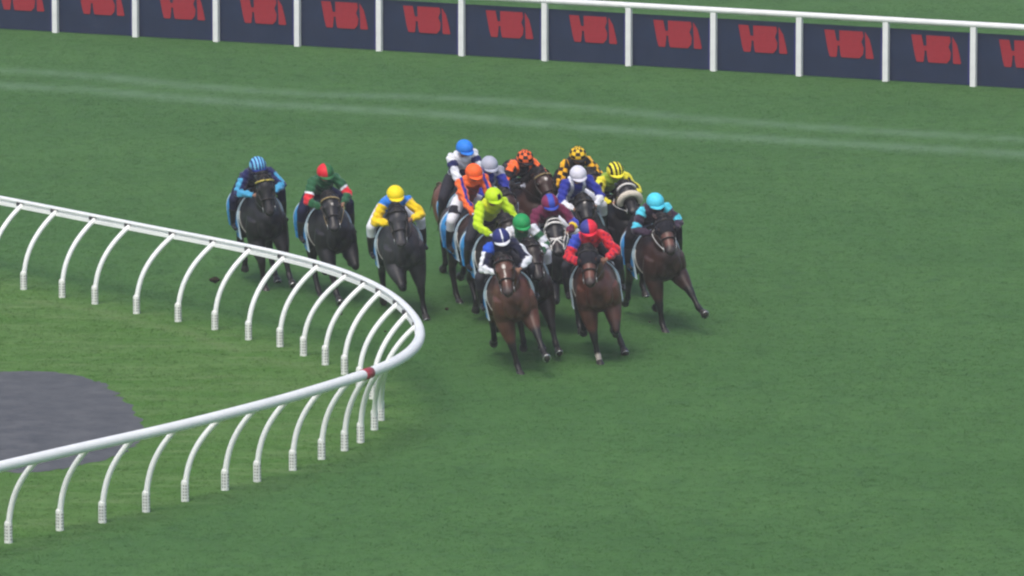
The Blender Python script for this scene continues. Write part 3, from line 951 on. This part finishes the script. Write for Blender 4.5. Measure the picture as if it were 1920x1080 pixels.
def build_jockey(sp):
    zh = sp.get('zh', 2.2); lean = sp.get('lean', 0.0)
    HIP = np.array([-.10, 0, 1.74])
    phi = math.asin(max(-.2, min(.85, (zh - .145 - .13 - 1.74) / .50)))
    ax = np.array([math.cos(phi), 0, math.sin(phi)]); upv = np.array([-math.sin(phi), 0, math.cos(phi)])
    SH = HIP + ax * .50
    HEAD = np.array([SH[0] + .15, lean, SH[2] + .13])
    turn = R(sp.get('look', 0)); nod = R(sp.get('nod', 18))
    fx = np.array([math.cos(turn) * math.cos(nod), math.sin(turn) * math.cos(nod), -math.sin(nod)])
    fy = np.array([-math.sin(turn), math.cos(turn), 0]); fz = np.cross(fx, fy)
    HR = np.column_stack([fx, fy, fz])
    # joints
    sh = {}; el = {}; wr = {}; kn = {}; an = {}; hp = {}; toe = {}
    for sy in (1, -1):
        sh[sy] = SH + np.array([.0, sy * .185, -.01])
        hnd = np.array([.66, sy * (.165 + sp.get('wide', 0)), 1.585 + sp.get('hand_dz', 0)])
        el[sy], wr[sy] = ik(sh[sy], hnd, .30, .27, (-.35, sy * 1.0, -.5))
        hp[sy] = HIP + np.array([.0, sy * .11, -.03])
        an[sy] = np.array([.02, sy * .395, 1.09]); kn[sy], an[sy] = ik(hp[sy], an[sy], .45, .44, (1, sy * .55, .35))
        toe[sy] = an[sy] + np.array([.17, sy * .01, -.05])
    # the body: one continuous skin with face and hands
    g = Geo()
    g.sweep([HIP - ax * .06, HIP + ax * .08, HIP + ax * .30, SH - ax * .04, SH + ax * .05], [.12, .13, .13, .14, .08], [.10, .10, .10, .10, .06], n=14, sub=2)
    g.sweep([SH, SH * .5 + HEAD * .5 - fz * .02, HEAD - fz * .04], [.065, .055, .055], n=12)
    g.sweep([HEAD + fz * .10 - fx * .01, HEAD + fz * .05, HEAD - fz * .02 + fx * .005, HEAD - fz * .075 + fx * .018, HEAD - fz * .115 + fx * .035], [.055, .075, .074, .060, .034], [.07, .094, .092, .076, .040], lat=fy, n=16, sub=2)
    g.ball(HEAD + fx * .098 - fz * .030, (.020, .014, .026), n=8, h=6, rot=HR)
    g.ball(HEAD + fx * .090 - fz * .068, (.014, .026, .009), n=8, h=6, rot=HR)
    for sy in (1, -1):
        g.ball(HEAD + fy * sy * .076 - fz * .02, (.024, .012, .032), n=8, h=6, rot=HR)
        g.sweep([sh[sy], el[sy], wr[sy]], [.045, .036, .028], n=10)
        g.ball(sh[sy], .05, n=10, h=8)
        g.sweep([hp[sy], kn[sy], an[sy]], [.07, .05, .036], n=10); g.ball(kn[sy], .05, n=10, h=8)
        g.sweep([an[sy], an[sy] * .6 + toe[sy] * .4], [.03, .018], n=10)
        f = wr[sy] - el[sy]; f /= np.linalg.norm(f)
        g.ball(wr[sy] + f * .045, (.048, .022, .040), n=10, h=8, rot=np.column_stack([f, np.cross((0, 0, 1), f), np.cross(f, np.cross((0, 0, 1), f))]))
    me = remesh(g, .0125, 2, .4)
    g = Geo()
    for sy in (1, -1):      # four curled fingers and a thumb round the rein
        f = wr[sy] - el[sy]; f /= np.linalg.norm(f)
        s_ = np.cross((0, 0, 1), f); s_ /= np.linalg.norm(s_); u = np.cross(f, s_)
        inn = -s_ * sy * (1 if s_[1] > 0 else -1)
        c = wr[sy] + f * .045
        for q, (dz, ln_) in enumerate(((.030, .95), (.011, 1.05), (-.008, 1.0), (-.026, .82))):
            a = c + f * .035 + u * dz
            g.sweep([a, a + f * .030 * ln_ + inn * .004, a + f * .040 * ln_ + inn * .030, a + f * .018 * ln_ + inn * .046], [.0095, .0092, .0088, .007], n=7)
        a = c - f * .005 + u * .036
        g.sweep([a, a + f * .025 + u * .012 + inn * .014, a + f * .052 + u * .006 + inn * .024], [.011, .010, .008], n=7)
    me = append_mesh(me, g)
    V = co(me)
    skin = np.array(sp.get('skin', (.36, .19, .13)))
    rgb = np.tile(skin, (len(V), 1))
    l = (V - HEAD) @ HR
    k = np.clip(1.3 - np.hypot(l[:, 1] / .030, (l[:, 2] + .068) / .010) ** 2, 0, 1) * (l[:, 0] > .05)
    rgb += (np.array([.25, .07, .06]) - rgb) * k[:, None]
    if 'glove' in sp:
        for sy in (1, -1):
            f = wr[sy] - el[sy]; f /= np.linalg.norm(f)
            m = np.linalg.norm(V - (wr[sy] + f * .05), axis=1) < .12
            rgb[m] = sp['glove']
    paint(me, rgb)
    o = link('person', me, M_SKIN)
    # silks: one jacket whose pattern belongs to the cloth
    g = Geo()
    g.sweep([HIP + ax * .02, HIP + ax * .10, HIP + ax * .26, SH - ax * .10, SH - ax * .0, SH + ax * .06], [.150, .158, .165, .185, .17, .095], [.125, .128, .135, .130, .115, .07], n=20, sub=3)
    g.sweep([SH + ax * .02, SH * .55 + HEAD * .45 - fz * .03], [.085, .066], n=14)
    for sy in (1, -1):
        g.ball(sh[sy] + np.array([0, -sy * .01, 0]), (.082, .078, .082), n=12, h=10)
        g.sweep([sh[sy] - (el[sy] - sh[sy]) * .1, sh[sy] * .6 + el[sy] * .4, el[sy], ], [.078, .076, .066], n=14, sub=3)
        g.sweep([el[sy], el[sy] * .45 + wr[sy] * .55, wr[sy] - (wr[sy] - el[sy]) * .03], [.064, .060, .042], n=14, sub=3)
        g.ball(el[sy], .065, n=12, h=8)
    jm = remesh(g, .013, 3, .5)
    V = co(jm); r_ = np.random.default_rng(sp['n'] + 50)
    # loose silk ripples in the wind
    nv = np.empty(len(V) * 3); jm.vertices.foreach_get('normal', nv); nv = nv.reshape(-1, 3)
    ph = r_.uniform(0, 6, 3)
    V2 = V + nv * (.008 * np.sin(V[:, 0] * 48 + V[:, 1] * 30 + ph[0]) + +.006 * np.sin(V[:, 2] * 62 + V[:, 1] * 45 + ph[1]))[:, None]
    jm.vertices.foreach_set('co', V2.ravel())
    # cloth coordinates
    best = segd(V, HIP, SH + ax * .03) / 1.75
    part = np.zeros(len(V), int); tt = np.zeros(len(V)); out_ = np.zeros(len(V)); side = np.sign(V[:, 1])
    for sy in (1, -1):
        lu = .30; lf = .26
        for a, b2, t0, t1 in ((sh[sy], el[sy], 0, .53), (el[sy], wr[sy], .53, 1.0)):
            dd = segd(V, a, b2); m = dd < best
            best = np.where(m, dd, best)
            x = np.clip(((V - a) @ (b2 - a)) / ((b2 - a) @ (b2 - a)), 0, 1)
            axs = (b2 - a) / np.linalg.norm(b2 - a)
            pol = np.array([-.15, sy * .85, .5]); pol = pol - (pol @ axs) * axs; pol /= np.linalg.norm(pol)
            rel = V - a - x[:, None] * (b2 - a)
            o_ = (rel @ pol) / .07
            part = np.where(m, 1, part); tt = np.where(m, t0 + (t1 - t0) * x, tt); out_ = np.where(m, o_, out_)
    u = (V - HIP) @ ax / .5; vv = V[:, 1]
    col = np.array([sp['jacket'](int(p), float(t_), float(q), float(a), float(y), float(s_)) for p, t_, q, a, y, s_ in zip(part, tt, out_, u, vv, side)])
    paint(jm, col)
    link('jacket', jm, M_SILK, o)
    # breeches
    g = Geo()
    g.sweep([HIP - ax * .10, HIP - ax * .02, HIP + ax * .10], [.11, .16, .155], [.09, .14, .125], n=16, sub=2)
    for sy in (1, -1):
        g.sweep([hp[sy], hp[sy] * .5 + kn[sy] * .5, kn[sy]], [.105, .098, .075], n=14, sub=3); g.ball(kn[sy], .076, n=12, h=8)
        g.sweep([kn[sy], kn[sy] * .62 + an[sy] * .38], [.074, .066], n=14)
    bm2 = remesh(g, .014, 3, .5)
    V = co(bm2)
    bc = np.tile(np.array(sp.get('breeches', (.62, .62, .64))), (len(V), 1))
    if 'thigh_mark' in sp:
        for sy in (1, -1):
            m = (np.abs(((V - hp[sy]) @ (kn[sy] - hp[sy])) / .2 - .62 - .8 * np.sin((V[:, 2]) * 40) * .12) < .09) & (V[:, 1] * sy > 0)
            bc[m] = sp['thigh_mark']
    paint(bm2, bc)
    link('breeches', bm2, M_CLOTH, o)
    for sy in (1, -1):
        g = Geo()
        g.sweep([kn[sy] * .66 + an[sy] * .34, kn[sy] * .4 + an[sy] * .6, an[sy]], [.072, .066, .048], n=14, sub=2)
        g.sweep([an[sy] + (-.045, 0, -.02), an[sy] + (.02, 0, -.025), toe[sy]], [.038, .042, .030], n=12, sub=2)
        g.ball(an[sy], .047, n=10, h=8)
        link('boot', remesh(g, .013, 2, .5), M_BOOT, o)
    # skull cap under its silk
    nlat, nlon = 32, 84
    Vc = []; Cc = []; F = []
    for i in range(nlat + 1):
        th = math.radians(104) * i / nlat
        for j in range(nlon):
            p_ = 2 * math.pi * j / nlon
            q = np.array([math.sin(th) * math.cos(p_) * .146, math.sin(th) * math.sin(p_) * .126, math.cos(th) * .126])
            w_ = 1 + .012 * math.sin(6 * p_) * math.sin(th) ** 2
            Vc.append(HEAD + fz * .012 + HR @ (q * w_)); Cc.append(sp['cap'](math.degrees(th), math.degrees(p_) if p_ <= math.pi else math.degrees(p_) - 360))
    for i in range(nlat):
        for j in range(nlon):
            F.append((i * nlon + j, (i + 1) * nlon + j, (i + 1) * nlon + (j + 1) % nlon, i * nlon + (j + 1) % nlon))
    g = Geo(); g.add(Vc, F)
    # closing underside and peak
    hm = g.mesh('helmet'); paint(hm, np.array(Cc))
    sol = link('helmet', hm, M_CAP, o)
    mo = sol.modifiers.new('thick', 'SOLIDIFY'); mo.thickness = .012; mo.offset = -1
    g = Geo()
    V = []; F = []
    npk = 15
    for q, (ex, dz) in enumerate(((.0, .0), (.035, -.006), (.062, -.020))):
        for a in np.linspace(-62, 62, npk):
            V.append(HEAD + HR @ np.array([(.139 + ex * math.cos(R(a)) ** .7) * math.cos(R(a)), .121 * math.sin(R(a)), -.012 + dz]))
    for q in range(2):
        for j in range(npk - 1):
            F.append((q * npk + j, q * npk + j + 1, (q + 1) * npk + j + 1, (q + 1) * npk + j))
    g.add(V, F)
    pk = g.mesh('peak'); paint(pk, sp.get('peak', sp['cap'](90, 0)))
    po = link('peak', pk, M_CAP, sol)
    mo = po.modifiers.new('thick', 'SOLIDIFY'); mo.thickness = .008
    g = Geo()
    g.sweep([HEAD + HR @ np.array([(.103) * math.cos(R(a)), .092 * math.sin(R(a)), .004 if abs(a) < 60 else .012]) for a in range(-84, 85, 12)], [.012] + [.021] * 13 + [.012], [.008] + [.012] * 13 + [.008], lat=(0, 0, 1), n=8)
    link('goggles', g.mesh('goggles'), M_GOGGLE, o)
    return o, np.array([HEAD[0], HEAD[1], HEAD[2] + .012]) + fz * .126


SCL = 1.035


def place(sp, horse, jockey, top, shift):
    hd = R(sp['hd']); f = np.array([math.sin(hd), -math.cos(hd), 0])
    yawa = math.atan2(f[1], f[0])
    roll = R(sp.get('roll', 8))          # leaning into the bend, towards the rail
    M = Matrix.Rotation(yawa, 4, 'Z') @ Matrix.Rotation(roll, 4, 'X')
    Ms = M @ Matrix.Translation((0, 0, 0))
    t = Ms @ (Vector(top) * SCL)
    z = t.z + shift * SCL
    p = bp(*sp['px'], z)
    loc = Vector((p[0] - t.x, p[1] - t.y, shift * SCL))
    W = Matrix.Translation(loc) @ Ms @ Matrix.Scale(SCL, 4)
    horse.matrix_world = W; jockey.matrix_world = W


# colours
NAVY = lin(28, 34, 88); DKNAVY = lin(24, 28, 58); LBLUE = lin(84, 178, 224); WHITE = lin(225, 228, 236); GREY = lin(165, 168, 182)
GREEN = lin(34, 92, 58); CGREEN = lin(30, 140, 78); RED = lin(215, 36, 52); YEL = lin(245, 208, 20); LEMON = lin(240, 228, 60)
RBLUE = lin(36, 48, 150); SKYB = lin(44, 130, 228); ORANGE = lin(250, 112, 50); BLACK = lin(22, 20, 24); LIME = lin(190, 225, 30); DLIME = lin(140, 165, 40)
MAROON = lin(105, 30, 66); TURQ = lin(84, 210, 236); BROWN = lin(52, 36, 56); AMBER = lin(242, 180, 30); DGREY = lin(48, 48, 56)


def stripes(a, b, n, w=.5, ph=0):
    return lambda th, p: a if ((math.sin(R(th)) * math.sin(R(p)) * n + ph) % 1) < w else b


def checks(a, b):
    return lambda th, p: a if (int(th // 24) + int((p + 360) // 40)) % 2 else b


def j_arm_stripe(body, sleeve, stripe, w=.35, cuff=None):
    def f(p, t, o, u, y, s):
        if p == 1:
            if cuff is not None and t > .88: return cuff
            return stripe if abs(o - .75) < w else sleeve
        return body
    return f


def j1(p, t, o, u, y, s):
    if p == 1: return NAVY if (o < .2 or t < .14 or .5 < t < .56) else lin(70, 160, 205)
    return DKNAVY if abs(y) < .13 else NAVY
def j2(p, t, o, u, y, s):
    if p == 1:
        if .30 < t < .62: return RED if t > .36 else WHITE
        return GREEN
    return GREEN
def j3(p, t, o, u, y, s):
    if p == 1: return YEL if t > .04 else SKYB
    return SKYB if abs(y) > .065 else lin(190, 205, 225)
def j4(p, t, o, u, y, s):
    if p == 1: return NAVY if .12 < t < .30 else WHITE
    return NAVY if .25 < u < .62 else WHITE
def j5(p, t, o, u, y, s):
    if p == 1: return GREY if t < .16 else RBLUE
    return RBLUE if abs(y) < .08 else GREY
def j6(p, t, o, u, y, s):
    if p == 1: return RBLUE if (-.3 < o < .4 and t < .8) else ORANGE
    return ORANGE if (abs(y) > .11 or u > .98) else lin(150, 60, 45)
def j7(p, t, o, u, y, s):
    return LIME if p == 1 else lin(205, 215, 30)
def j8(p, t, o, u, y, s):
    if p == 1: return WHITE if (t * 3.2) % 1 < .5 else GREEN
    return WHITE if abs(y) > .10 else GREEN
def j9(p, t, o, u, y, s):
    if p == 1:
        if t < .12: return lin(34, 84, 200) if s < 0 else DKNAVY
        return WHITE if (.50 < o or .50 < t < .58) else DKNAVY
    return lin(34, 84, 200) if (y < -.12 and u > .7) else DKNAVY
def j10(p, t, o, u, y, s):
    if p == 1: return ORANGE if (t < .12 or .30 < t < .40) and o > -.2 else BLACK
    return ORANGE if (abs(abs(y) - .11) < .028 and u > .45) else BLACK
def j11(p, t, o, u, y, s):
    if p == 1: return BLACK if (int(t * 9) + (1 if o > .3 else 0)) % 2 == 0 and t < .7 else AMBER
    return BLACK if abs(y) < .13 else AMBER
def j12(p, t, o, u, y, s):
    if p == 1: return lin(60, 70, 180) if .38 < t < .62 else (YEL if .62 < t < .74 else MAROON)
    return MAROON
def j13(p, t, o, u, y, s):
    if p == 1: return RBLUE if t < .62 else WHITE
    return WHITE if .07 < abs(y) < .12 else RBLUE
def j14(p, t, o, u, y, s):
    if p == 1: return BLACK if (-.25 < o < .45 and t > .08) else LEMON
    return DLIME
def j15(p, t, o, u, y, s):
    if p == 1: return TURQ if (t < .12 or .34 < t < .50) else BROWN
    return BROWN if abs(y) < .15 else TURQ
def j16(p, t, o, u, y, s):
    if p == 1: return lin(48, 70, 180) if (s < 0 and t < .26) else (lin(140, 22, 62) if math.sin(t * 42) * math.sin(o * 5 + 1) > .5 else RED)
    return lin(140, 22, 62) if math.sin(u * 30) * math.sin(y * 45) > .5 else RED


BAY = (.098, .037, .022); DBAY = (.045, .020, .014); BLK = (.0135, .0125, .0145); CHES = (.165, .058, .032); GREYBLK = (.034, .033, .038); BRN = (.022, .014, .012)
HOODK = simple('black_hood', (.014, .014, .02), .8, .2)
S = [
    dict(n=1, cloth_x=-.52, px=(482, 295), zh=2.15, hd=15, pose='C', coat=BLK, brow=M_YSTRAP, head_yaw=-7, head_dz=.06, head_pitch=68, cap=stripes(lin(28, 50, 125), lin(120, 195, 235), 2.6, .5, .25), jacket=j1, breeches=DKNAVY,
         hl='black racehorse with yellow browband, farthest left of the field', jl='jockey with light and dark blue striped cap on the leftmost black horse'),
    dict(n=2, cloth_x=-.52, head_yaw=-13, px=(609, 308), zh=2.22, hd=16, pose='F', coat=BLK, brow=M_TAN, marks=((.17, .02, .022, .018),), cap=lambda th, p: (RED if p < 0 else lin(45, 105, 60)), jacket=j2, breeches=DKNAVY, mirror=True, head_dz=-.05,
         hl='black racehorse with tan browband and small white spot on its forehead', jl='jockey in green jacket with red upper sleeves and half red half green cap', rein=M_TAN),
    dict(n=3, cloth_x=-.52, head_yaw=-10, px=(740, 349), zh=2.12, hd=11, pose='B', coat=GREYBLK, muzzle=(.06, .055, .058), cap=lambda th, p: lin(248, 222, 22), jacket=j3, breeches=WHITE, splay=(0, -4, 0, 0), head_pitch=60,
         hl='charcoal grey racehorse nearest the white rail under a yellow sleeved jockey', jl='jockey in yellow and blue silks with plain yellow cap beside the rail'),
    dict(n=4, px=(871, 263), zh=2.36, hd=20, pose='D', coat=CHES, cloth_x=-.27, red_hair=True, cap=lambda th, p: SKYB, jacket=j4, breeches=DGREY, look=8, glove=WHITE,
         hl='chestnut racehorse with blue saddle cloth behind the orange capped jockey', jl='jockey in white jacket with navy hoops and plain bright blue cap'),
    dict(n=5, px=(917, 294), zh=2.34, hd=19, pose='A', coat=DBAY, cap=lambda th, p: lin(172, 176, 192), jacket=j5, breeches=WHITE,
         hl='dark bay racehorse boxed in behind the orange and the lime jockeys', jl='jockey in blue jacket with grey shoulders and pale grey cap'),
    dict(n=6, px=(888, 308), zh=2.34, hd=21, pose='E', coat=DBAY, cap=lambda th, p: (lin(250, 105, 45)), jacket=j6, breeches=WHITE, thigh_mark=(.02, .02, .03), glove=WHITE,
         hl='brown racehorse behind the lime jacketed jockey with white clad rider legs', jl='jockey in orange and purple blue silks with plain orange cap'),
    dict(n=7, px=(925, 353), zh=2.25, hd=18, pose='D', coat=BRN, cap=lambda th, p: (BLACK if (55 < th < 88 and 5 < p < 40) else LIME), jacket=j7, breeches=DGREY, glove=WHITE, mirror=True,
         hl='brown racehorse with blue saddle cloth under the lime green jockey', jl='jockey in lime yellow jacket and lime cap with a black mark'),
    dict(n=8, px=(977, 402), zh=2.20, hd=14, pose='F', coat=BRN, nose=(.03, .022, .022), cap=lambda th, p: lin(34, 150, 84), jacket=j8, breeches=WHITE, head_dz=-.02,
         hl='dark brown racehorse just behind the leader on its right side', jl='jockey with plain emerald green cap and white and green sleeves'),
    dict(n=9, head_yaw=-10, roll=11, px=(937, 430), zh=2.20, hd=9, pose='A', coat=BAY, marks=((.17, 0, .040, .030), (.30, 0, .11, .010)), cap=lambda th, p: (WHITE if abs(math.sin(R(th)) * math.sin(R(p))) < .07 and abs(p) < 90 or (th < 5) else lin(40, 46, 108)), jacket=j9, breeches=DGREY, splay=(3, -4, 0, 0),
         hl='bright bay racehorse with white star and stripe leading the field', jl='jockey in navy jacket with white sleeve stripes and white striped navy cap'),
    dict(n=10, head_yaw=-3, px=(984, 282), zh=2.12, hd=22, pose='C', coat=DBAY, nose=None, brow=M_TAN, marks=((.15, 0, .035, .028),), cap=checks(lin(250, 110, 50), BLACK), jacket=j10, breeches=BLACK, glove=GREY, head_dz=-.04,
         hl='bay racehorse with white star and tan browband under the orange and black jockey', jl='jockey in black and orange jacket with orange and black checked cap'),
    dict(n=11, px=(1083, 276), zh=2.20, hd=18, pose='B', coat=DBAY, cap=checks(lin(246, 200, 40), BLACK), jacket=j11, breeches=BLACK,
         hl='dark racehorse at the back of the pack under the yellow and black checked jockey', jl='jockey in amber and black silks with yellow and black checked cap'),
    dict(n=12, head_yaw=-10, px=(1030, 365), zh=2.18, hd=12, pose='B', coat=BLK, strap=M_WSTRAP, cross_nose=True, head_pitch=42, rein=M_WSTRAP, cap=lambda th, p: (lin(52, 76, 176) if abs(math.sin(R(th)) * math.sin(R(p))) < .36 else lin(125, 38, 80)), jacket=j12, breeches=WHITE, nose=(.03, .02, .02), head_dz=-.02,
         hl='black racehorse wearing a white bridle with crossed noseband', jl='jockey in maroon jacket with blue and yellow cuffs and maroon and blue cap'),
    dict(n=13, head_yaw=-10, px=(1083, 312), zh=2.22, hd=13, pose='F', coat=BLK, marks=((.10, 0, .025, .018),), cap=lambda th, p: lin(214, 214, 226), jacket=j13, breeches=WHITE, mirror=True, head_dz=-.06,
         hl='black racehorse with tiny white forehead spot in mid pack under a blue jacket', jl='jockey in royal blue jacket with white braces and white cap'),
    dict(n=14, px=(1153, 305), zh=2.18, hd=19, pose='D', coat=BLK, brow=M_WSTRAP, brow_r=.018, fleece=True, head_pitch=36, ears=True, rein=M_WSTRAP, cap=stripes(LEMON, BLACK, 2.1, .5, .25), jacket=j14, breeches=DKNAVY, head_dz=.04, head_yaw=-9, cloth=lin(50, 96, 150),
         hl='black racehorse with white sheepskin noseband and white browband', jl='jockey in lime and black silks with yellow and black striped cap'),
    dict(n=15, head_yaw=-9, ears=True, px=(1228, 363), zh=2.16, hd=16, pose='A', coat=DBAY, nose=(.14, .06, .045), hood=HOODK, cap=lambda th, p: TURQ, jacket=j15, breeches=BLACK, splay=(10, -2, 0, 0), rein=M_WSTRAP, glove=(.02, .02, .02),
         hl='dark bay racehorse in black hood, rightmost of the field', jl='jockey in dark brown and turquoise silks with turquoise cap'),
    dict(n=16, head_yaw=-8, px=(1102, 413), zh=2.18, hd=4, pose='G', coat=(.085, .030, .018), nose=(.13, .05, .035), hood=HOODK, cap=lambda th, p: (lin(58, 62, 140) if p < 0 else lin(225, 38, 62)), jacket=j16, breeches=DGREY, wide=.02, socks=(1,), head_dz=-.03, splay=(0, -4, 9, 0),
         cloth=lin(215, 218, 222), cloth2=lin(120, 130, 140),
         hl='bay racehorse in dark hood with white sock, second in the running', jl='jockey in red jacket with blue shoulder and red and blue halved cap'),
]
for sp in S:
    if sp.get('nose', 1) is None: sp.pop('nose')
    ho, fr = build_horse(sp)
    jo, top = build_jockey(sp)
    place(sp, ho, jo, top, fr['shift'])
    tag(ho, sp['hl'], 'horse', 'racehorses in the field')
    tag(jo, sp['jl'], 'jockey', 'jockeys in the race')

# ------------------------------------------------------------------ damp air of the overcast day
g = Geo(); g.box((-390, -430, -1.0), (390, 430, 26.0))
M_HAZE = bpy.data.materials.new('haze'); M_HAZE.use_nodes = True
t = M_HAZE.node_tree; t.nodes.remove(t.nodes['Principled BSDF'])
pv = t.nodes.new('ShaderNodeVolumePrincipled'); pv.inputs['Density'].default_value = .00048; pv.inputs['Color'].default_value = (.96, .97, .99, 1)
t.links.new(pv.outputs[0], t.nodes['Material Output'].inputs['Volume'])
tag(link('haze', g.mesh('haze', False), M_HAZE), 'thin damp haze hanging over the racecourse', 'haze', kind='stuff')

# ------------------------------------------------------------------ clods of turf thrown up by the hooves
M_CLOD = simple('turf_soil', (.030, .026, .016), .9, .1, var=.4, scale=30, bump=.6)
clods = [((403, 525), 528 + 24, .075, 'large dark clod of turf flying behind the leftmost black horse'), ((640, 590), 622, .026, None), ((838, 580), 625, .028, None),
         ((1012, 652), 672, .024, None), ((1218, 604), 622, .024, None), ((722, 622), 642, .024, None)]
for (x, y), yg, r, lab in clods:
    gp = bp(x, yg); zc = (yg - y) / 119.0
    g = Geo(); g.ball((0, 0, 0), (r, r * .8, r * .65), n=12, h=8)
    cm = g.mesh('turf_clod'); V = co(cm); V *= 1 + .35 * np.sin(V * 60 + x).sum(1, keepdims=True) / 3
    cm.vertices.foreach_set('co', V.ravel())
    o = link('turf_clod', cm, M_CLOD); o.location = (gp[0], gp[1], zc)
    if lab: tag(o, lab, 'turf clod')
    else: tag(o, 'small dark clod of turf kicked up near galloping hooves', 'turf clod', 'small clods of turf in the air')
